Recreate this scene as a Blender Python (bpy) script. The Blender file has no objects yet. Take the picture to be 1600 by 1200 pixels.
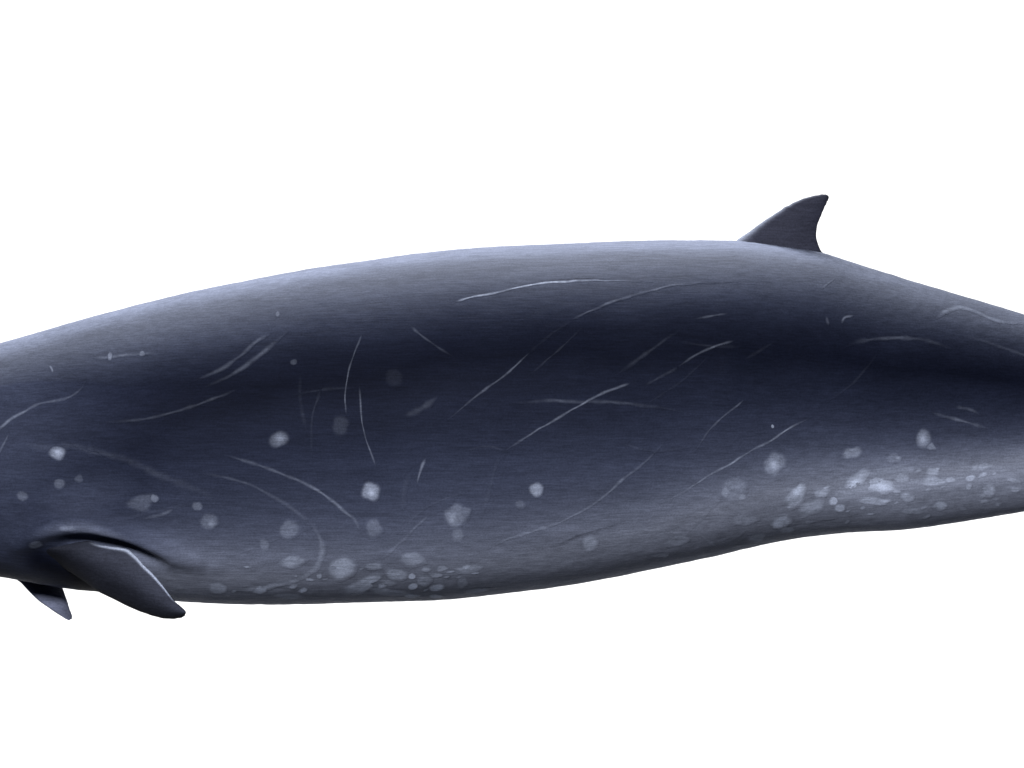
import bpy, math, random
import numpy as np
from mathutils import Vector

random.seed(7)
rng = np.random.default_rng(7)
scene = bpy.context.scene
col = scene.collection

# ------------------------------------------------------------------ camera, world, lamps, exposure
S = 0.0025            # metres per unit of the profile drawing (the whale is about 7 m long)
D = 20.0              # camera distance
cam_d = bpy.data.cameras.new("camera")
cam = bpy.data.objects.new("camera", cam_d)
col.objects.link(cam)
cam.location = (0, -D, 0)
cam.rotation_euler = (math.radians(90), 0, 0)
cam_d.sensor_width = 36
cam_d.lens = 36 * D / (1600 * S)
cam_d.clip_end = 200
scene.camera = cam

world = bpy.data.worlds.new("World")
scene.world = world
world.use_nodes = True
world.node_tree.nodes["Background"].inputs[0].default_value = (0.75, 0.82, 1.0, 1)
world.node_tree.nodes["Background"].inputs[1].default_value = 0.05

scene.view_settings.view_transform = 'Standard'
scene.view_settings.look = 'None'
scene.view_settings.exposure = 0
scene.view_settings.gamma = 1


def area_lamp(name, loc, target, sx, sy, power, color=(1, 1, 1)):
    d = bpy.data.lights.new(name, 'AREA')
    d.shape = 'RECTANGLE'
    d.size = sx
    d.size_y = sy
    d.energy = power
    d.color = color
    o = bpy.data.objects.new(name, d)
    col.objects.link(o)
    o.location = loc
    o.rotation_euler = (Vector(target) - Vector(loc)).to_track_quat('-Z', 'Y').to_euler()
    return o


area_lamp("front_softbox", (-2.6, -12.0, 3.9), (0, 0, 0), 3.0, 2.0, 2350, (1.0, 0.99, 0.98))
area_lamp("top_softbox", (-0.4, 3.1, 6.6), (0, 0, 0.2), 7.5, 1.2, 1620, (1.0, 0.995, 0.965))
area_lamp("backdrop_lamp_top", (0, 8.0, 8.0), (0, 14, -1.0), 30, 1.0, 2150)  # added out of frame to wash the backdrop white
area_lamp("backdrop_lamp_bottom", (0, 8.0, -8.0), (0, 14, 1.0), 30, 1.0, 2150)  # second added lamp, unseen, whitening the backdrop from below

# ------------------------------------------------------------------ helpers
def pchip(xs, ys):
    xs = np.array(xs, float); ys = np.array(ys, float)
    h = np.diff(xs); d = np.diff(ys) / h
    m = np.zeros_like(xs)
    m[0] = d[0]; m[-1] = d[-1]
    for i in range(1, len(xs) - 1):
        if d[i - 1] * d[i] > 0:
            w1 = 2 * h[i] + h[i - 1]; w2 = h[i] + 2 * h[i - 1]
            m[i] = (w1 + w2) / (w1 / d[i - 1] + w2 / d[i])

    def f(x):
        x = np.asarray(x, float)
        i = np.clip(np.searchsorted(xs, x) - 1, 0, len(xs) - 2)
        t = (x - xs[i]) / h[i]
        return ((2 * t**3 - 3 * t**2 + 1) * ys[i] + (t**3 - 2 * t**2 + t) * h[i] * m[i]
                + (-2 * t**3 + 3 * t**2) * ys[i + 1] + (t**3 - t**2) * h[i] * m[i + 1])
    return f


def smooth_profile(xs, ys, sig=10, lo=-660, hi=2290):
    """sample a profile and round off the small kinks between its points"""
    g = np.arange(lo, hi + 1, 2.0)
    v = pchip(xs, ys)(g)
    k = np.arange(-4 * sig, 4 * sig + 1, 2.0)
    w = np.exp(-0.5 * (k / sig) ** 2); w /= w.sum()
    n = len(k) // 2
    vp = np.concatenate([2 * v[0] - v[n:0:-1], v, 2 * v[-1] - v[-2:-n - 2:-1]])
    sm = np.convolve(vp, w, 'valid')
    return lambda x: np.interp(x, g, sm)


def sstep(a, b, x):
    t = np.clip((x - a) / (b - a), 0, 1)
    return t * t * (3 - 2 * t)


# ------------------------------------------------------------------ the whale's form (profile units, y down)
TOP = [(-640, 836), (-600, 822), (-520, 802), (-440, 778), (-400, 752), (-350, 704), (-290, 652), (-210, 609),
       (-110, 569), (0, 536), (30, 527), (63, 517.5), (90, 509.5), (135, 497), (180, 485.5), (210, 477.5), (240, 470),
       (290, 457), (350, 444.5), (390, 437), (440, 427.5), (490, 419), (560, 408.5), (600, 402.5), (664, 394.5),
       (730, 389), (800, 384.6), (880, 380.6), (950, 377.8), (1012, 376), (1075, 375.2), (1137, 375), (1165, 376.5),
       (1200, 381), (1240, 387), (1281, 394.5), (1312, 404), (1350, 416.5), (1381, 425.5), (1412, 435), (1459, 448.5),
       (1506, 462), (1553, 476.5), (1600, 491.5), (1700, 527), (1800, 561), (1900, 590), (2000, 613), (2100, 630),
       (2200, 642), (2270, 650)]
BOT = [(-640, 842), (-600, 852), (-450, 864), (-300, 872), (-150, 885), (-60, 895), (0, 901.5), (26, 906), (60, 912),
       (97, 918.5), (112, 920.5), (152, 924.5), (200, 931), (240, 936), (276, 939.4), (350, 943), (400, 944),
       (467, 944.5), (533, 943.2), (613, 940.5), (693, 937), (747, 932), (800, 926), (880, 915.7), (925, 907.5),
       (970, 899), (1015, 890), (1060, 881), (1096, 873.5), (1120, 868.5), (1165, 857), (1210, 847), (1255, 838.5),
       (1300, 832.5), (1330, 829.3), (1360, 827.3), (1397, 825), (1427, 822), (1465, 816.5), (1510, 809.5),
       (1547, 803.5), (1600, 795), (1700, 775), (1800, 751), (1900, 727), (2000, 705), (2100, 687), (2200, 671),
       (2270, 656)]
top = smooth_profile(*zip(*TOP))
bot = smooth_profile(*zip(*BOT))
wid = smooth_profile([-660, -560, -420, -250, 0, 400, 800, 1100, 1300, 1600, 1900, 2290],
                     [0.95, 1.0, 1.0, 0.98, 0.95, 0.94, 0.93, 0.90, 0.84, 0.70, 0.50, 0.30], sig=40)


def px_from(u, v, y):
    k = D / (D + y)
    return 800 + (u - 800) * k, 600 + (v - 600) * k


def half_width(u, v):
    c = (top(u) + bot(u)) / 2; h = (bot(u) - top(u)) / 2
    s = np.clip((c - v) / h, -1, 1)
    return wid(u) * h * S * np.sqrt(np.maximum(0, 1 - s * s))


def uv_from(px, py):
    """where a line of sight through a point of the photograph meets the near flank"""
    px = np.asarray(px, float); py = np.asarray(py, float)
    y = np.zeros_like(px)
    for _ in range(8):
        k = (D + y) / D
        u = 800 + (px - 800) * k; v = 600 + (py - 600) * k
        y = -half_width(u, v)
    return u, v


def poly_uv(pts):
    p = np.array(pts, float)
    u, v = uv_from(p[:, 0], p[:, 1])
    return np.stack([u, v], 1)


def resample(p, step):
    """Catmull-Rom through the points, then even steps"""
    p = np.asarray(p, float)
    if len(p) < 3:
        q = np.linspace(p[0], p[-1], 20)
    else:
        e = np.vstack([2 * p[0] - p[1], p, 2 * p[-1] - p[-2]])
        q = []
        for i in range(1, len(e) - 2):
            t = np.linspace(0, 1, 16, endpoint=False)[:, None]
            a, b, c, d = e[i - 1], e[i], e[i + 1], e[i + 2]
            q.append(0.5 * (2 * b + (c - a) * t + (2 * a - 5 * b + 4 * c - d) * t**2 + (3 * b - a - 3 * c + d) * t**3))
        q = np.vstack(q + [p[-1:]])
    s = np.concatenate([[0], np.cumsum(np.hypot(*np.diff(q, axis=0).T))])
    n = max(3, int(s[-1] / step) + 1)
    ss = np.linspace(0, s[-1], n)
    return np.stack([np.interp(ss, s, q[:, k]) for k in range(q.shape[1])], 1)


def dist_to(poly, u, v):
    """distance of many points to a polyline and the relative position along it"""
    best = np.full(u.shape, 1e9); pos = np.zeros(u.shape)
    n = len(poly) - 1
    for i in range(n):
        a, b = poly[i], poly[i + 1]
        d = b - a
        t = np.clip(((u - a[0]) * d[0] + (v - a[1]) * d[1]) / (d @ d), 0, 1)
        r = np.hypot(u - a[0] - t * d[0], v - a[1] - t * d[1])
        m = r < best
        best = np.where(m, r, best); pos = np.where(m, (i + t) / n, pos)
    return best, pos


RIDGE = resample(poly_uv([(8, 868), (32, 846), (64, 828), (100, 819), (140, 821), (180, 832), (222, 848), (275, 868), (330, 884)]), 12)
FLIPPER_SHADE = resample(poly_uv([(62, 876), (90, 890), (120, 906), (150, 926)]), 12)
CLEFT = resample(poly_uv([(104, 848), (125, 842.5), (145, 843.5), (170, 847.5), (200, 855), (232, 868), (266, 882)]), 12)


_NG = np.random.default_rng(3).random((2, 128, 128)) - 0.5


def value_noise(x, y, layer):
    i = np.floor(x).astype(int); j = np.floor(y).astype(int)
    fx = x - i; fy = y - j
    fx = fx * fx * fx * (fx * (fx * 6 - 15) + 10); fy = fy * fy * fy * (fy * (fy * 6 - 15) + 10)
    g = _NG[layer]
    a = g[i % 128, j % 128]; b = g[(i + 1) % 128, j % 128]
    c = g[i % 128, (j + 1) % 128]; d = g[(i + 1) % 128, (j + 1) % 128]
    return (a * (1 - fx) + b * fx) * (1 - fy) + (c * (1 - fx) + d * fx) * fy


def disp(u, v):
    """relief of the skin, metres: the fold over the flipper's root and the hollow beneath it"""
    u = np.asarray(u, float); v = np.asarray(v, float)
    out = np.zeros(np.broadcast(u, v).shape)
    u, v = np.broadcast_arrays(u, v)
    m = (u > -60) & (u < 420) & (v > 740)
    if m.any():
        uu, vv = u[m], v[m]
        r, p = dist_to(RIDGE, uu, vv)
        a = 0.046 * np.exp(-0.5 * (r / 13) ** 2) * np.sin(np.pi * np.clip(p, 0.02, 0.98)) ** 0.7
        r, p = dist_to(CLEFT, uu, vv)
        a -= 0.054 * np.exp(-0.5 * (r / 8.5) ** 2) * np.sin(np.pi * np.clip(0.06 + 0.94 * p, 0, 1)) ** 1.1
        out[m] = a
    # the keel of the tail stock stands a little proud of the flank
    kl = np.interp(u, [1150, 1300, 1450, 1600, 2000], [800, 768, 744, 733, 690])
    out += 0.012 * sstep(1200, 1420, u) * sstep(-16, 16, v - kl) * sstep(2150, 1900, u)
    # small irregular dents all over
    out += 0.0014 * value_noise(u / 15.0, v / 11.0, 0) + 0.0009 * value_noise(u / 6.5, v / 5.0, 1)
    # very gentle unevenness of blubber
    out += 0.0022 * np.sin(u / 61.0 + v / 83.0) * np.sin(v / 47.0 - u / 190.0)
    return out


def surf(u, v, off=0.0, side=-1):
    """a point on the skin from profile coordinates; side -1 is the flank towards the camera"""
    u = np.asarray(u, float); v = np.asarray(v, float)

    def base(u, v):
        return np.stack([(u - 800) * S, side * half_width(u, v), (600 - v) * S], -1)
    c = (top(u) + bot(u)) / 2; h = (bot(u) - top(u)) / 2
    s = np.clip((c - v) / h, -1, 1)
    co = np.sqrt(np.maximum(1e-6, 1 - s * s))
    n = np.stack([np.zeros_like(u), side * co / wid(u), s], -1)
    n /= np.linalg.norm(n, axis=-1, keepdims=True)
    return base(u, v) + n * (disp(u, v) + off)[..., None]


def surf_normal(u, v):
    e = 0.8
    c = (top(u) + bot(u)) / 2; h = (bot(u) - top(u)) / 2
    v = np.clip(v, c - h + 1.5 * e, c + h - 1.5 * e)
    n = np.cross(surf(u + e, v) - surf(u - e, v), surf(u, v - e) - surf(u, v + e))
    return n / np.linalg.norm(n, axis=-1, keepdims=True)


# ------------------------------------------------------------------ skin colour, with some light and shade painted in
DARK = np.array([0.0037, 0.0049, 0.0115])
GREY = np.array([0.062, 0.071, 0.103])
PALE = np.array([0.230, 0.254, 0.338])
SCAR_AND_GLINT = np.array([0.52, 0.59, 0.78])  # pale scars; also the tint of painted highlights
BAND = ([-640, -100, 0, 150, 300, 500, 700, 900, 1100, 1300, 1450, 1600, 2000], [740, 700, 690, 664, 636, 596, 566, 552, 552, 564, 578, 596, 650])
P1 = ([-640, 0, 150, 300, 600, 800, 1000, 1200, 1400, 1600, 2200], [1080, 1030, 915, 895, 898, 872, 828, 765, 740, 715, 690])


def pigment_and_light(u, v):
    """skin colour: dark band along the flank, pale lower side; the grey back includes painted top light"""
    u, v = np.broadcast_arrays(np.asarray(u, float), np.asarray(v, float))
    wob = 9 * np.sin(u / 70.0) + 6 * np.sin(u / 31.0 + 1.3) + 4 * np.sin(u / 17.0 + v / 40)
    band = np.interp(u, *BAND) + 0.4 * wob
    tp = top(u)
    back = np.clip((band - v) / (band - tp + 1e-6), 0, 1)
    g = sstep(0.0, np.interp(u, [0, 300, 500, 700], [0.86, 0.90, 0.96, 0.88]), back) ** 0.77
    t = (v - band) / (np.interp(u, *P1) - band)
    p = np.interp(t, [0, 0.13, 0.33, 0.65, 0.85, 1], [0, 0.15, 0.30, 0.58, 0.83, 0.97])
    # greyer shoulder
    sh = 0.50 * np.exp(-((u - 10) / 230.0) ** 2)
    p = np.maximum(p, sh)
    p = np.maximum(p, 0.54 * np.exp(-((u - 140) / 190.0) ** 2 - ((v - 778) / 75.0) ** 2))
    if (u < 420).any():
        rd, rp = dist_to(RIDGE, u, v)
        p = np.maximum(p, (0.80 * np.exp(-0.5 * (rd / 14) ** 2) * np.sin(np.pi * np.clip(0.1 + 0.85 * rp, 0, 1))) * (u < 420))  # lit crest of the flipper fold, painted lighter
        p = np.maximum(p, 0.62 * np.exp(-((u - 300) / 110.0) ** 2 - ((v - 865) / 38.0) ** 2))
        pd, pp = dist_to(FLIPPER_SHADE, u, v)
        p = p * (1 - 0.92 * np.exp(-0.5 * (pd / 16) ** 2) * (u < 420))  # flipper's cast shade painted dark on the body
    kl = np.interp(u, [1150, 1300, 1450, 1600, 2000], [800, 768, 744, 733, 690])
    keel = sstep(1230, 1420, u) * sstep(-10, 14, v - kl + 0.3 * wob)
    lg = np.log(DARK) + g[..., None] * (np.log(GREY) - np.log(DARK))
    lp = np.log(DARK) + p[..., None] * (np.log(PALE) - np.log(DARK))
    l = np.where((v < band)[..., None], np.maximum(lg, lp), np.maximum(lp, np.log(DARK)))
    rim_light = sstep(36, 4, v - tp) * (v < band) * np.interp(u, [1240, 1420], [1, 0.35])  # rim light painted along the top edge of the back
    return np.exp(l + 0.06 * keel[..., None] + 0.72 * rim_light[..., None])


# ------------------------------------------------------------------ materials
def skin_material():
    m = bpy.data.materials.new("whale_skin")
    m.use_nodes = True
    nt = m.node_tree; N = nt.nodes; L = nt.links
    b = N["Principled BSDF"]
    at = N.new("ShaderNodeAttribute"); at.attribute_name = "skin"
    tc = N.new("ShaderNodeTexCoord")

    def streak(sc, scale, detail, rough=0.6):
        mp = N.new("ShaderNodeMapping"); mp.inputs["Scale"].default_value = sc
        L.new(tc.outputs["Object"], mp.inputs[0])
        n = N.new("ShaderNodeTexNoise"); n.inputs["Scale"].default_value = scale
        n.inputs["Detail"].default_value = detail; n.inputs["Roughness"].default_value = rough
        L.new(mp.outputs[0], n.inputs["Vector"])
        return n.outputs["Fac"]

    def remap(src, a, c, lo, hi):
        r = N.new("ShaderNodeMapRange")
        r.inputs[1].default_value = a; r.inputs[2].default_value = c
        r.inputs[3].default_value = lo; r.inputs[4].default_value = hi
        L.new(src, r.inputs[0]); return r.outputs[0]

    def mul(x, y):
        k = N.new("ShaderNodeMath"); k.operation = 'MULTIPLY'
        L.new(x, k.inputs[0]); L.new(y, k.inputs[1]); return k.outputs[0]

    fine = streak((12.0, 66.0, 150.0), 1.0, 4.0)          # hair-thin streaks along the body
    wide = streak((1.3, 9.0, 17.0), 1.0, 5.0, 0.62)      # broader brushed tone
    grain = streak((150, 150, 150), 1.0, 3.0, 0.7)       # pores
    f = mul(mul(remap(fine, 0.3, 0.7, 0.80, 1.20), remap(wide, 0.3, 0.7, 0.86, 1.14)), remap(grain, 0.25, 0.75, 0.76, 1.24))
    vm = N.new("ShaderNodeVectorMath"); vm.operation = 'SCALE'
    L.new(at.outputs["Color"], vm.inputs[0]); L.new(f, vm.inputs["Scale"])
    L.new(vm.outputs[0], b.inputs["Base Color"])
    b.inputs["Roughness"].default_value = 0.62
    b.inputs["Specular IOR Level"].default_value = 0.02
    bump = N.new("ShaderNodeBump"); bump.inputs["Strength"].default_value = 0.25
    bump.inputs["Distance"].default_value = 0.004
    L.new(fine, bump.inputs["Height"])
    L.new(bump.outputs[0], b.inputs["Normal"])
    return m


SKIN = skin_material()

mb = bpy.data.materials.new("white_paper")
mb.use_nodes = True
_n = mb.node_tree.nodes; _l = mb.node_tree.links
_t = _n.new("ShaderNodeTexNoise"); _t.inputs["Scale"].default_value = 3.0
_r = _n.new("ShaderNodeMapRange"); _r.inputs[3].default_value = 0.84; _r.inputs[4].default_value = 0.88
_l.new(_t.outputs["Fac"], _r.inputs[0]); _l.new(_r.outputs[0], _n["Principled BSDF"].inputs["Base Color"])
_n["Principled BSDF"].inputs["Roughness"].default_value = 1.0
_n["Principled BSDF"].inputs["Specular IOR Level"].default_value = 0.0

# ------------------------------------------------------------------ mesh builder
BASE_Z = (600 - 945) * S          # the whale's root stands under its belly
root = bpy.data.objects.new("whale", None)
col.objects.link(root)
root.location = (0, 0, BASE_Z)
root.empty_display_size = 0.3
root["label"] = "dark blue-grey whale covered in pale round scars and thin scratches"
root["category"] = "whale"
root["kind"] = "thing"


def build(name, verts, faces, colors, parent=None, normals=None, mat=SKIN):
    v = np.array(verts, float).reshape(-1, 3).copy()
    v[:, 2] -= BASE_Z
    me = bpy.data.meshes.new(name)
    me.from_pydata(v.tolist(), [], [tuple(map(int, f)) for f in faces])
    a = me.attributes.new("skin", 'FLOAT_COLOR', 'POINT')
    c = np.ones((len(v), 4)); c[:, :3] = np.array(colors).reshape(-1, 3)
    a.data.foreach_set("color", c.astype(np.float32).ravel())
    me.polygons.foreach_set("use_smooth", [True] * len(me.polygons))
    me.materials.append(mat)
    me.update()
    if normals is not None:
        me.normals_split_custom_set_from_vertices([tuple(n) for n in np.array(normals).reshape(-1, 3)])
    o = bpy.data.objects.new(name, me)
    col.objects.link(o)
    o.parent = parent or root
    return o


def grid_faces(n, m, wrap):
    i = np.arange(n - 1)[:, None]
    j = np.arange(m if wrap else m - 1)[None, :]
    j2 = (j + 1) % m
    q = np.stack(np.broadcast_arrays(i * m + j, i * m + j2, (i + 1) * m + j2, (i + 1) * m + j), -1)
    return q.reshape(-1, 4)


# ------------------------------------------------------------------ backdrop
me = bpy.data.meshes.new("backdrop")
bw, bh, by, bt = 18.0, 8.5, 14.0, 0.05
me.from_pydata([(x, y, z) for y in (by, by + bt) for x in (-bw, bw) for z in (-bh, bh)], [],
               [(0, 2, 3, 1), (4, 5, 7, 6), (0, 1, 5, 4), (2, 6, 7, 3), (1, 3, 7, 5), (0, 4, 6, 2)])
me.materials.append(mb)
bd = bpy.data.objects.new("backdrop", me)
col.objects.link(bd)
bd["kind"] = "structure"

# ------------------------------------------------------------------ body, one continuous skin
US = np.concatenate([np.arange(-639.5, -40, 9.0), np.arange(-40, 1640, 3.5), np.arange(1640, 2269, 9.0)])
NT = 380
TH = np.linspace(-math.pi, math.pi, NT, endpoint=False)
U, T = np.meshgrid(US, TH, indexing='ij')
C = (top(U) + bot(U)) / 2; H = (bot(U) - top(U)) / 2
# narrow the two ends so that the skin closes in rounded tips
V = C - H * np.sin(T)
sg = np.where(np.cos(T) >= 0, -1.0, 1.0)
n = np.stack([np.zeros_like(U), -np.cos(T) / wid(U), np.sin(T)], -1)
n /= np.linalg.norm(n, axis=-1, keepdims=True)
P = np.stack([(U - 800) * S, -wid(U) * H * S * np.cos(T), (600 - V) * S], -1) + n * disp(U, V)[..., None]
faces = grid_faces(len(US), NT, True)[:, ::-1].tolist()
faces.append(list(range(NT)))
faces.append(list(range((len(US) - 1) * NT, len(US) * NT))[::-1])
body = build("body", P, faces, pigment_and_light(U, V))


# ------------------------------------------------------------------ fins: a leading and a trailing edge, skinned with a rounded section
def fin(name, lead, trail, thick, color, centre, rows=60, cols=26, nose=0.28, side=1, flare=None):
    """lead/trail: outlines from root to tip in profile units; thick(s): half thickness in m;
    centre(s, px, pz): depth of the fin's middle plane in m"""
    lp = resample(lead, 1.0); tp = resample(trail, 1.0)
    s = np.linspace(0, 1, rows) ** 0.85
    s = np.sin(s * math.pi / 2)          # denser towards the tip
    def at(c, s):
        q = np.concatenate([[0], np.cumsum(np.hypot(*np.diff(c, axis=0).T))]); q /= q[-1]
        return np.stack([np.interp(s, q, c[:, 0]), np.interp(s, q, c[:, 1])], -1)
    A, B = at(lp, s), at(tp, s)
    rag = np.random.default_rng(11)          # worn, slightly ragged edges
    for E in (A, B):
        E[3:-2] += np.interp(np.arange(rows - 5), np.arange(0, rows, 2), rag.normal(size=len(range(0, rows, 2))))[:, None] * np.array([0.3, 0.3])
    # closed section: chord position c goes 0..1 on the near face and back on the far face
    k = np.linspace(0, math.pi, cols)
    cpos = (1 - np.cos(k)) / 2
    prof = (cpos ** 0.5 * (1 - cpos) ** 0.8)
    prof = prof / prof.max()
    cc = np.concatenate([cpos, cpos[-2:0:-1]])
    tt = np.concatenate([-prof, prof[-2:0:-1]])
    X = A[:, None, :] * (1 - cc)[None, :, None] + B[:, None, :] * cc[None, :, None]
    SS = np.repeat(s[:, None], len(cc), 1); CC = np.repeat(cc[None], len(s), 0)
    Y = centre(SS, CC) + thick(SS) * tt[None, :]
    if flare is not None:
        Y = Y + flare(SS, CC) * np.sign(tt)[None, :] * (np.abs(tt)[None, :] ** 0.5)
    kf = (D + Y) / D                      # seen at its own depth
    Pt = np.stack([(X[..., 0] - 800) * S * kf, Y, (600 - X[..., 1]) * S * kf], -1)
    m = len(cc)
    f = grid_faces(rows, m, True)
    f = f.tolist() + [list(range(m)), list(range((rows - 1) * m, rows * m))]
    c = color(SS, CC, np.repeat(np.concatenate([-np.ones(cols), np.ones(cols - 2)])[None], rows, 0))
    o = build(name, Pt, f, c)
    import bmesh
    bm = bmesh.new(); bm.from_mesh(o.data)
    bmesh.ops.recalc_face_normals(bm, faces=bm.faces)
    bm.to_mesh(o.data); bm.free()
    return o


def mixc(a, b, t):
    return a + (b - a) * np.asarray(t)[..., None]


FIN = np.array([0.029, 0.031, 0.048])
FLIP = np.array([0.054, 0.060, 0.090])

dl = [(1140, 392), (1151, 375.5), (1178, 356.5), (1203, 339), (1234, 319.5), (1252, 311.5), (1266, 307), (1281, 304.3), (1289, 303.8), (1294, 305.5)]
dt = [(1302, 414), (1291, 399), (1284.5, 394), (1280, 386), (1276.3, 375), (1275.2, 364), (1277, 353), (1281, 341), (1287.5, 327), (1292.5, 315), (1295, 308.5), (1294, 305.5)]
fin("dorsal_fin", dl, dt,
    lambda s: 0.012 + 0.030 * (1 - s) ** 0.8,
    lambda s, c, n: mixc(np.broadcast_to(FIN, s.shape + (3,)), SCAR_AND_GLINT * 0.8, 0.40 * np.exp(-(c / 0.06) ** 2) * (1 - s) ** 0.7 * sstep(0.0, 0.1, s)),  # leading edge painted pale as if lit from above
    lambda s, c: 0 * s,
    flare=lambda s, c: 0.035 * np.exp(-(s / 0.10) ** 2))

nl = [(36, 858), (58, 868), (84, 879), (113, 896), (135, 910.5), (152.5, 923.8), (175, 935), (200, 947.5), (222.5, 957), (247.5, 965), (264, 967.3), (281, 965.8), (288, 962.5), (290.8, 957.5)]
nt_ = [(82, 842), (108, 846), (125, 844.6), (140, 845.6), (150, 849.6), (169, 853), (185, 855), (197.5, 857.3), (204, 861), (215, 871), (225, 883), (237.5, 895), (252.5, 912.5), (262.5, 926), (271, 937.5), (282.5, 947.5), (289, 953.5), (290.8, 957.5)]


def flip_col(s, c, n):
    base = mixc(np.broadcast_to(FLIP * 0.60, s.shape + (3,)), FLIP * 0.30, sstep(0.75, 0.2, c))  # shade of the downturned lower part put into the colour
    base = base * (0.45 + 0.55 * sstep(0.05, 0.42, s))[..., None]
    edge = np.exp(-((c - 0.965) / 0.030) ** 2) * sstep(0.22, 0.36, s) * sstep(0.93, 0.82, s)  # trailing-edge highlight, painted on the near face
    return mixc(base, SCAR_AND_GLINT, 0.62 * edge * (n < 0))


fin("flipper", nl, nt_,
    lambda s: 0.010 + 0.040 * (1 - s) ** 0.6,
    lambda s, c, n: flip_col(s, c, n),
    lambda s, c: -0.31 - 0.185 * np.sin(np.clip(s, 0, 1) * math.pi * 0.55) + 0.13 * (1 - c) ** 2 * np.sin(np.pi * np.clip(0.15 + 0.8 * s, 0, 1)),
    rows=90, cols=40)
fl = [(10, 880), (26, 905.5), (32, 910), (48, 927), (62, 940), (73, 947.5), (85, 956), (97, 963.5), (104, 968), (108.5, 969.4), (112, 967)]
ft = [(84, 880), (92, 900), (97.5, 918), (100, 925), (104, 936), (109, 951.5), (112.5, 962), (112, 967)]
fin("flipper", fl, ft,
    lambda s: 0.010 + 0.034 * (1 - s) ** 0.6,
    lambda s, c, n: np.broadcast_to(FLIP * 1.9, s.shape + (3,)),
    lambda s, c: 0.22 - 0.17 * sstep(0.1, 0.8, s) + 0.05 * (c - 0.5))

# tail flukes, a horizontal blade behind the frame
fk = []
for k in range(41):
    w = -1 + 2 * k / 40
    a = abs(w)
    fk.append((2150 + 150 * a ** 1.2 + 20 * a ** 4, 2270 + 75 * math.sin(a * math.pi * 0.62) - 14 * (1 - a) + (25 * a ** 3), w * 0.95))
v, f, m = [], [], 16
for k, (x0, x1, y) in enumerate(fk):
    th_ = 0.045 * (1 - abs(y) / 1.0) ** 0.7 + 0.006
    for j in range(m):
        a = 2 * math.pi * j / m
        cx = (1 - math.cos(a)) / 2
        v.append(((x0 + (x1 - x0) * cx - 800) * S, y, (600 - 656) * S + th_ * math.sin(a)))
f = grid_faces(len(fk), m, True).tolist() + [list(range(m)), list(range((len(fk) - 1) * m, len(fk) * m))[::-1]]
build("tail_fluke", v, f, np.broadcast_to(FIN, (len(v), 3)))

# ------------------------------------------------------------------ scars, laid on the skin with a slight relief of their own
def noise1(n, step):
    k = max(2, int(n / step) + 2)
    return np.interp(np.linspace(0, k - 1, n), np.arange(k), rng.random(k))


def resample_smooth(p):
    q = np.vstack([p[:1], p[:1], p, p[-1:], p[-1:]])
    return (q[:-4] + q[1:-3] + q[2:-2] + q[3:-1] + q[4:]) / 5


def scratch(pts, width, s, ends=(0.3, 0.3), dark=False, s2=None, w2=None):
    p = resample(poly_uv(pts), 3.0)
    n = len(p)
    p = p + 1.1 * np.stack([noise1(n, 5) - 0.5, noise1(n, 5) - 0.5], 1)
    tan = np.gradient(resample_smooth(p), axis=0); tan /= np.linalg.norm(tan, axis=1, keepdims=True)
    nor = np.stack([-tan[:, 1], tan[:, 0]], 1)
    q = np.linspace(0, 1, n)
    w = width + ((w2 or width) - width) * q
    w = 0.8 * w * (0.6 + 0.8 * noise1(n, 4))
    st = s + ((s2 if s2 is not None else s) - s) * q
    st = (st if dark else 0.58 * st ** 1.5 * (1 + 1.0 * sstep(830, 890, np.mean([q_[1] for q_ in pts])))) * (0.45 + 0.75 * noise1(n, 9)) * (0.6 + 0.8 * noise1(n, 2)) * sstep(0, ends[0] + 1e-3, q) * sstep(0, ends[1] + 1e-3, 1 - q)
    w = w * (0.45 + 0.55 * sstep(0, ends[0] * 0.6 + 1e-3, q) * sstep(0, ends[1] * 0.6 + 1e-3, 1 - q))
    k = np.array([-1.0, -0.62, -0.3, 0, 0.3, 0.62, 1.0]) * 1.25
    a = np.array([0, 0.32, 0.82, 1, 0.82, 0.32, 0])
    uv = p[:, None, :] + nor[:, None, :] * (k[None, :, None] * w[:, None, None] * 0.5 * 1.25)
    uu, vv = uv[..., 0], uv[..., 1]
    t = np.clip(st[:, None] * a[None, :], 0, 1)
    c0 = pigment_and_light(uu, vv)
    c = mixc(c0, DARK * 0.8 if dark else SCAR_AND_GLINT, t)
    P = surf(uu, vv, 0.0006 + 0.0008 * t)
    f = grid_faces(n, len(k), False)
    N_ = surf_normal(uu, vv)
    e1 = P[1, 3] - P[0, 3]; e2 = P[0, 4] - P[0, 3]
    if np.dot(np.cross(e2, e1), N_[0, 3]) < 0:
        f = f[:, ::-1]
    return build("scratch", P, f, c, body, N_)


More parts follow.
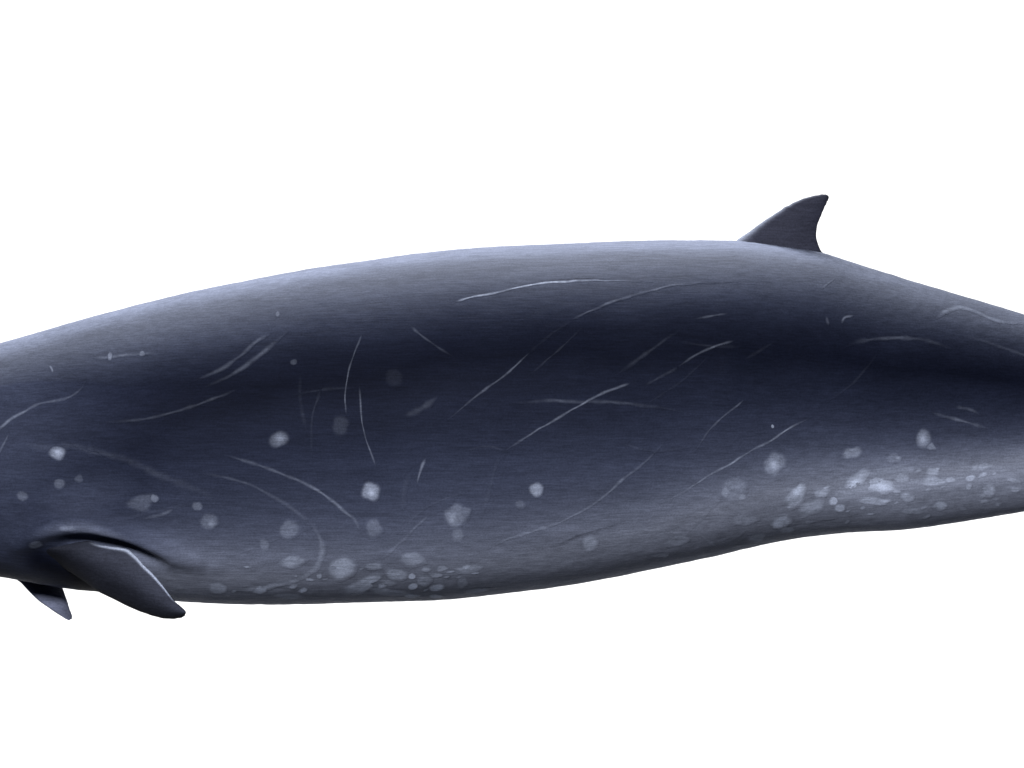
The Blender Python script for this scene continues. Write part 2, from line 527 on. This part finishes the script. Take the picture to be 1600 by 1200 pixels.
def blob(cx, cy, rx, ry, ang, s, core=0.0, co=(0, 0), cr=0.4, name="round_scar", rough=0.12):
    u0, v0 = uv_from(cx, cy)
    M = 36
    a = np.linspace(0, 2 * math.pi, M, endpoint=False)
    R = np.ones(M)
    for k in (1, 2, 3, 4, 6):
        R += rough / (k ** 0.8) * rng.normal() * 0.7 * np.cos(k * a + rng.random() * 6.3)
    fr = np.array([0.0, 0.2, 0.4, 0.56, 0.7, 0.82, 0.93, 1.06, 1.22])
    pa = np.array([1.0, 0.98, 0.95, 0.92, 0.86, 0.72, 0.42, 0.12, 0.0])
    lx = fr[:, None] * R[None] * np.cos(a)[None]; ly = fr[:, None] * R[None] * np.sin(a)[None]
    g = math.radians(ang)
    ex, ey = lx * rx, ly * ry
    uu = u0 + ex * math.cos(g) - ey * math.sin(g)
    vv = v0 + ex * math.sin(g) + ey * math.cos(g)
    tp_, bt_ = top(uu), bot(uu)
    vv = np.clip(vv, tp_ + 2, bt_ - 2)
    s = 0.82 * s ** 1.15 * (1 + 2.2 * sstep(835, 895, cy) + 0.5 * sstep(1010, 1060, cx) * (cy > 780) + 0.8 * sstep(1150, 1250, cx))
    core = core * (1 + 1.0 * sstep(1150, 1250, cx))
    mott = 1 + 0.50 * (rng.random((len(fr), M)) - 0.5)
    t = s * pa[:, None] * mott
    t = t + core * np.exp(-(((lx - co[0]) ** 2 + (ly - co[1]) ** 2) / cr ** 2))
    t[0] = t[0].mean()
    t = np.clip(t, 0, 1); t[-1] = 0
    c = mixc(pigment_and_light(uu, vv), SCAR_AND_GLINT, t)
    P = surf(uu, vv, 0.0006 + 0.0007 * pa[:, None] + 0 * t)
    N_ = surf_normal(uu, vv)
    f = grid_faces(len(fr), M, True)
    f = f[M:]            # the innermost ring is a point: close it with a fan
    f = f.tolist() + [[0, M + j, M + (j + 1) % M] for j in range(M)]
    f = np.array([q if len(q) == 4 else list(q) for q in f], dtype=object)
    e1 = P[2, 0] - P[1, 0]; e2 = P[1, 1] - P[1, 0]
    flip = np.dot(np.cross(e2, e1), N_[1, 0]) < 0
    ff = []
    for q in f:
        q = list(q)
        want = q[::-1] if flip else q
        if len(q) == 3:
            d = np.cross(P.reshape(-1, 3)[q[1]] - P.reshape(-1, 3)[q[0]], P.reshape(-1, 3)[q[2]] - P.reshape(-1, 3)[q[0]])
            want = q if np.dot(d, N_[1, 0]) > 0 else q[::-1]
        ff.append(want)
    # drop the unused copies of the centre point
    keep = [0] + list(range(M, len(fr) * M))
    idx = {o: i for i, o in enumerate(keep)}
    ff = [[idx[i] for i in q] for q in ff]
    return build(name, P.reshape(-1, 3)[keep], ff, c.reshape(-1, 3)[keep], body, N_.reshape(-1, 3)[keep])


SCRATCHES = [
    ([(709, 472), (740, 464), (772, 458), (810, 449), (850, 442), (880, 440), (908, 438), (960, 438), (1020, 440)], 3.2, 0.66, (0.06, 0.5), {}),
    ([(812, 445), (850, 439.5), (900, 435), (960, 434.5)], 3, 0.6, (0.3, 0.4), {'dark': True}),
    ([(697, 657), (725, 635), (744, 619), (769, 601), (794, 582), (812, 565), (830, 549)], 3.6, 0.22, (0.3, 0.2), {'s2': 0.42}),
    ([(890, 501), (930, 482), (960, 470), (1000, 458), (1050, 446), (1100, 441), (1155, 440)], 4, 0.36, (0.12, 0.5), {'s2': 0.15}),
    ([(1084, 499), (1110, 494), (1140, 490)], 3.5, 0.30, (0.4, 0.4), {}),
    ([(1055, 576), (1090, 553), (1120, 540), (1148, 532)], 3.8, 0.30, (0.5, 0.15), {}),
    ([(780, 711), (820, 684), (860, 660), (900, 637), (940, 615), (987, 598)], 3.8, 0.46, (0.3, 0.08), {}),
    ([(790, 631), (860, 626), (900, 628), (950, 628), (1000, 633), (1050, 640), (1085, 648)], 5.5, 0.20, (0.3, 0.4), {}),
    ([(1083, 710), (1098, 686), (1112, 668), (1135, 647), (1163, 624)], 3.2, 0.24, (0.4, 0.1), {'s2': 0.36}),
    ([(1030, 789), (1067, 769), (1093, 752), (1120, 736), (1147, 721), (1173, 704), (1200, 691), (1235, 668), (1268, 652)], 3.8, 0.58, (0.3, 0.2), {}),
    ([(760, 858), (800, 840), (853, 824), (891, 808), (920, 792), (947, 772), (973, 749), (997, 731), (1019, 711), (1042, 686)], 4, 0.46, (0.15, 0.35), {}),
    ([(846, 857), (880, 848), (907, 836), (947, 824), (985, 810)], 4, 0.5, (0.3, 0.5), {'dark': True}),
    ([(1086, 831), (1107, 845), (1128, 861)], 3.6, 0.26, (0.2, 0.3), {}),
    ([(566, 520), (553, 554), (544, 582), (539, 619), (541, 650)], 2.6, 0.33, (0.15, 0.15), {}),
    ([(561, 600), (564, 641), (569, 676), (579, 706), (588, 732)], 2.8, 0.36, (0.15, 0.15), {}),
    ([(424, 520), (400, 534), (375, 556), (344, 577), (298, 597)], 6, 0.24, (0.2, 0.4), {}),
    ([(452, 517), (422, 541), (391, 566), (359, 587), (315, 607)], 6, 0.22, (0.25, 0.4), {}),
    ([(376, 606), (312, 631), (266, 645), (219, 656), (155, 660)], 5, 0.22, (0.3, 0.3), {}),
    ([(135, 593), (125, 609), (103, 623), (62, 631), (37, 644), (16, 656), (-6, 674)], 4.2, 0.24, (0.3, 0.05), {'s2': 0.42}),
    ([(14, 678), (4, 698), (-8, 722)], 3.6, 0.25, (0.2, 0.1), {}),
    ([(30, 694), (78, 700), (112, 697), (150, 706), (194, 717), (237, 737), (294, 760), (324, 773), (356, 803)], 13, 0.14, (0.15, 0.3), {}),
    ([(112, 697), (140, 706), (165, 713)], 4, 0.20, (0.4, 0.4), {}),
    ([(350, 711), (391, 722), (431, 737), (480, 757), (515, 779), (539, 800), (555, 813), (564, 834)], 4.8, 0.26, (0.15, 0.15), {'s2': 0.5}),
    ([(312, 740), (339, 743), (375, 752), (399, 761), (440, 784), (467, 803), (485, 816)], 5.5, 0.20, (0.2, 0.1), {}),
    ([(483, 812), (499, 840), (503, 861), (496, 883), (480, 897), (453, 909), (421, 916), (398, 920), (364, 921)], 11, 0.26, (0.2, 0.2), {'w2': 6, 's2': 0.62}),
    ([(665, 715), (657, 736), (651, 757)], 4.6, 0.48, (0.3, 0.35), {}),
    ([(640, 738), (632, 763), (628, 797)], 8, 0.10, (0.3, 0.3), {}),
    ([(670, 804), (648, 824), (629, 843), (603, 867), (582, 885)], 5, 0.24, (0.15, 0.3), {}),
    ([(640, 508), (660, 525), (681, 540), (711, 559)], 4, 0.20, (0.15, 0.4), {}),
    ([(630, 650), (650, 643), (672, 629), (686, 617)], 9, 0.17, (0.2, 0.3), {}),
    ([(1317, 543), (1337, 535), (1366, 530), (1400, 528.5), (1437, 530), (1462, 536), (1492, 547)], 7, 0.20, (0.3, 0.3), {}),
    ([(1500, 522), (1547, 536), (1605, 556)], 6, 0.14, (0.3, 0.05), {}),
    ([(1462, 497), (1478, 486), (1500, 480), (1528, 488), (1562, 502), (1604, 506)], 6, 0.34, (0.12, 0.3), {}),
    ([(1282, 451), (1305, 435)], 4, 0.22, (0.3, 0.3), {}),
    ([(1315, 506), (1320, 496), (1334, 493)], 5, 0.36, (0.3, 0.3), {}),
    ([(1291, 494), (1295, 508)], 4, 0.20, (0.3, 0.3), {}),
    ([(1450, 642), (1477, 651), (1499, 656), (1523, 663), (1548, 670)], 5, 0.30, (0.35, 0.3), {}),
    ([(1490, 635), (1515, 640), (1533, 648)], 5, 0.20, (0.3, 0.3), {}),
    ([(218, 811), (255, 803), (272, 795)], 4.4, 0.34, (0.4, 0.15), {}),
    ([(145, 559), (172, 558), (219, 553), (252, 553)], 4, 0.24, (0.2, 0.3), {}),
    ([(78, 571), (83, 582)], 4, 0.40, (0.3, 0.3), {}),
    ([(1255, 778), (1300, 760), (1350, 744)], 9, 0.16, (0.3, 0.3), {}),
    ([(1470, 733), (1530, 729), (1604, 728)], 6, 0.22, (0.4, 0.1), {}),
    ([(1240, 818), (1290, 808), (1340, 800)], 5, 0.18, (0.3, 0.3), {}),
    ([(826, 553), (850, 531), (875, 513), (897, 498)], 4, 0.06, (0.2, 0.2), {}),
    ([(1005, 603), (1040, 585), (1060, 573)], 4, 0.12, (0.3, 0.2), {}),
    ([(1125, 852), (1150, 838), (1166, 826)], 7, 0.14, (0.3, 0.3), {}),
    ([(1135, 856), (1165, 852), (1190, 850)], 5, 0.16, (0.3, 0.3), {}),
]
for pts, w, s, ends, kw in SCRATCHES:
    scratch(pts, w, s, ends, **kw)

R_, O_ = "round_scar", "oval_scar_or_highlight"
BLOBS = [   # x, y, rx, ry, angle, strength, core, core offset, core radius, name
    (90, 708, 12, 10.5, 0, 0.34, 0.25, (0.05, 0), 0.45, R_), (92, 754, 8.5, 7.5, 0, 0.17, 0, (0, 0), 0.4, R_),
    (123, 748, 6.5, 6, 0, 0.11, 0, (0, 0), 0.4, R_), (35, 775, 9, 7, 0, 0.16, 0, (0, 0), 0.4, R_),
    (222, 785, 22, 12, -20, 0.13, 0, (0, 0), 0.4, O_), (240, 778, 7, 6, 0, 0.28, 0, (0, 0), 0.4, R_),
    (308, 791, 7.5, 7, 20, 0.22, 0, (0, 0), 0.4, R_), (328, 817, 13, 12.5, 0, 0.20, 0.20, (0.2, 0.1), 0.35, R_),
    (342, 919, 13, 9, 0, 0.26, 0, (0, 0), 0.4, O_),
    (436, 687, 13.5, 12.5, 0, 0.17, 0.15, (0.1, -0.1), 0.5, R_), (532, 665, 14, 13, 0, 0.055, 0, (0, 0), 0.4, R_),
    (579, 768, 14, 13.5, 0, 0.42, 0.35, (0.1, 0.15), 0.35, R_), (448, 828, 14.5, 14, 0, 0.22, 0, (0, 0), 0.4, R_),
    (413, 851, 8.5, 8, 0, 0.17, 0, (0, 0), 0.4, R_), (584, 824, 12, 14, 0, 0.19, 0, (0, 0), 0.4, R_),
    (456, 877, 19, 9, -5, 0.17, 0.18, (-0.2, 0.5), 0.4, O_), (533, 888, 21, 17, -25, 0.26, 0.30, (-0.1, 0.3), 0.45, R_),
    (711, 805, 17, 17, 0, 0.28, 0.28, (-0.25, 0.3), 0.35, R_), (726, 800, 9, 9, 0, 0.20, 0, (0, 0), 0.4, R_),
    (715, 836, 9.5, 9, 0, 0.24, 0, (0, 0), 0.4, R_), (647, 871, 18, 11, 5, 0.19, 0, (0, 0), 0.4, O_),
    (576, 912, 26, 10, -15, 0.28, 0, (0, 0), 0.4, O_), (617, 899, 19, 8, 4, 0.24, 0, (0, 0), 0.4, O_),
    (644, 900, 4.5, 5.5, 40, 0.7, 0, (0, 0), 0.4, R_), (645, 917, 7, 5, -20, 0.72, 0, (0, 0), 0.4, R_),
    (659, 908, 11, 8, 0, 0.18, 0, (0, 0), 0.4, O_), (683, 919, 11, 6, -15, 0.42, 0, (0, 0), 0.4, O_),
    (681, 931, 10, 3.5, 0, 0.26, 0, (0, 0), 0.4, O_), (683, 899, 10, 3.5, 0, 0.2, 0, (0, 0), 0.4, O_),
    (643, 931, 13, 3.5, 2, 0.34, 0, (0, 0), 0.4, O_), (603, 924, 28, 6, 0, 0.18, 0, (0, 0), 0.4, O_),
    (737, 887, 18, 6, -8, 0.18, 0, (0, 0), 0.4, O_), (723, 909, 8, 8, 0, 0.14, 0, (0, 0), 0.4, O_),
    (744, 923, 18, 4, -3, 0.2, 0, (0, 0), 0.4, O_), (407, 920, 11, 6, -15, 0.34, 0, (0, 0), 0.4, O_),
    (499, 900, 4, 4, 0, 0.3, 0, (0, 0), 0.4, R_), (448, 931, 22, 5, 4, 0.18, 0, (0, 0), 0.4, O_),
    (584, 884, 11, 7, 0, 0.14, 0, (0, 0), 0.4, O_),
    (838, 765, 10.5, 10.5, 0, 0.52, 0, (0, 0), 0.4, R_), (811, 787, 7.5, 6.5, 0, 0.14, 0, (0, 0), 0.4, R_),
    (921, 849, 12, 11.5, 0, 0.42, 0, (0, 0), 0.4, R_), (1059, 844, 18, 7.5, -15, 0.2, 0, (0, 0), 0.4, O_),
    (1036, 868, 11, 3.5, 0, 0.2, 0.3, (0.6, 0), 0.3, O_), (1146, 763, 18, 18, -60, 0.22, 0, (0, 0), 0.4, R_),
    (1135, 768, 9, 8, 0, 0.36, 0, (0, 0), 0.4, R_), (1159, 776, 5.5, 5.5, 0, 0.34, 0, (0, 0), 0.4, R_),
    (1165, 813, 19, 7.5, -10, 0.16, 0, (0, 0), 0.4, O_), (1187, 839, 13, 6.5, -15, 0.30, 0, (0, 0), 0.4, O_),
    (848, 825, 7, 3, -15, 0.2, 0, (0, 0), 0.4, O_),
    (1210, 725, 18, 15, 20, 0.22, 0.25, (0, 0.1), 0.35, R_), (1331, 707, 15, 8.5, -15, 0.22, 0, (0, 0), 0.4, O_),
    (1397, 715, 11, 7, 0, 0.1, 0.18, (0.6, 0.1), 0.3, O_), (1442, 685, 12, 14, 0, 0.2, 0.16, (0, 0.1), 0.4, R_),
    (1456, 697, 7, 5, 20, 0.2, 0, (0, 0), 0.4, O_), (1244.5, 769.5, 21, 11, -58, 0.36, 0.42, (0.15, 0), 0.4, O_),
    (1283, 771, 12, 6.5, -10, 0.32, 0.1, (0, 0), 0.4, O_), (1267, 792, 21, 10, -30, 0.22, 0, (0, 0), 0.4, O_),
    (1304, 781, 7, 6, -20, 0.48, 0, (0, 0), 0.4, R_), (1312, 791, 8, 6, 0, 0.42, 0, (0, 0), 0.4, R_),
    (1337, 752, 23, 11, -35, 0.34, 0.32, (-0.1, 0.1), 0.45, O_), (1376, 757, 22, 12, 5, 0.42, 0.35, (0.1, 0.1), 0.4, O_),
    (1367, 780, 24, 5.5, 2, 0.40, 0.3, (0.7, 0), 0.3, O_), (1409, 744, 11, 8, 0, 0.22, 0, (0, 0), 0.4, O_),
    (1457, 736, 10, 5.5, 0, 0.34, 0, (0, 0), 0.4, O_), (1459, 749, 18, 7, 5, 0.32, 0, (0, 0), 0.4, O_),
    (1485, 746, 8, 3.5, -5, 0.34, 0, (0, 0), 0.4, O_), (1515, 744, 7, 4, -8, 0.44, 0, (0, 0), 0.4, O_),
    (1513, 758, 5, 2.5, 0, 0.26, 0, (0, 0), 0.4, O_), (1417, 773, 11, 6.5, 0, 0.3, 0, (0, 0), 0.4, O_),
    (1468, 785, 12, 6, -5, 0.34, 0, (0, 0), 0.4, O_), (1421, 795, 14, 5, 0, 0.18, 0, (0, 0), 0.4, O_),
    (1546, 764, 10, 9.5, -30, 0.26, 0.25, (0.5, -0.2), 0.25, R_), (1217, 816, 17, 8, -25, 0.4, 0.2, (-0.2, 0), 0.4, O_),
    (1229, 828, 11, 5, -10, 0.22, 0, (0, 0), 0.4, O_), (1584, 748, 11, 3.5, 5, 0.2, 0, (0, 0), 0.4, O_),
    (1584, 762, 9, 3.5, 5, 0.22, 0, (0, 0), 0.4, O_), (616, 590, 14, 13, 0, 0.022, 0, (0, 0), 0.4, R_),
    (459, 566, 5, 4.5, 0, 0.10, 0, (0, 0), 0.4, R_), (1207, 666, 2.5, 2.5, 0, 0.4, 0, (0, 0), 0.4, R_),
    (434, 491, 3, 4, 0, 0.15, 0, (0, 0), 0.4, R_), (222, 553, 4.5, 4, 0, 0.2, 0, (0, 0), 0.4, R_),
    (172, 558, 3.5, 6, 0, 0.24, 0, (0, 0), 0.4, R_), (57, 846, 10, 8, -30, 0.16, 0, (0, 0), 0.4, O_),  # last one is a painted highlight on the shoulder
    (104, 817, 13, 4, 0, 0.18, 0, (0, 0), 0.4, O_),  # painted highlight on top of the flipper fold
    (1395, 736, 40, 10, -10, 0.12, 0, (0, 0), 0.4, O_), (1330, 770, 34, 12, -25, 0.10, 0, (0, 0), 0.4, O_),
]
for (x, y, rx, ry, an, s, core, co, cr, nm) in BLOBS:
    blob(x, y, rx, ry, an, s, core, co, cr, nm, rough=0.17 if nm == R_ else 0.27)

# small healed flecks crowded along the lower edge of the tail stock and the belly
for k in range(64):
    if k < 40:
        x = 1190 + 390 * rng.random() ** 0.9
        lo = np.interp(x, [1180, 1250, 1330, 1450, 1600], [806, 776, 742, 726, 724]); hi = float(bot(x)) - 16
    else:
        x = 345 + 430 * rng.random()
        lo = 880; hi = float(bot(x)) - 9
    y = lo + (hi - lo) * rng.random()
    q = 2.2 + 4.5 * rng.random() ** 2
    blob(x, y, q * (1.1 + 1.2 * rng.random()), q * 0.7, -28 + 32 * rng.random(), 0.10 + 0.26 * rng.random() ** 1.5, 0.15 * rng.random(), (0, 0), 0.4, "pale_fleck", rough=0.25)

# faint secondary scratches scattered over the flank
for k in range(16):
    x = 60 + 1480 * rng.random()
    tp_, bt_ = float(top(x)), float(bot(x))
    y = tp_ + (bt_ - tp_) * (0.22 + 0.60 * rng.random())
    ln = 55 + 100 * rng.random()
    a = math.radians(-32 + 26 * rng.normal())
    cu = 0.07 * ln * rng.normal()
    dx, dy = math.cos(a) * ln / 2, math.sin(a) * ln / 2
    scratch([(x - dx, y - dy), (x - 2 * dy / ln * cu, y + 2 * dx / ln * cu), (x + dx, y + dy)], 3 + 3 * rng.random(), 0.065 + 0.06 * rng.random(), (0.35, 0.35))
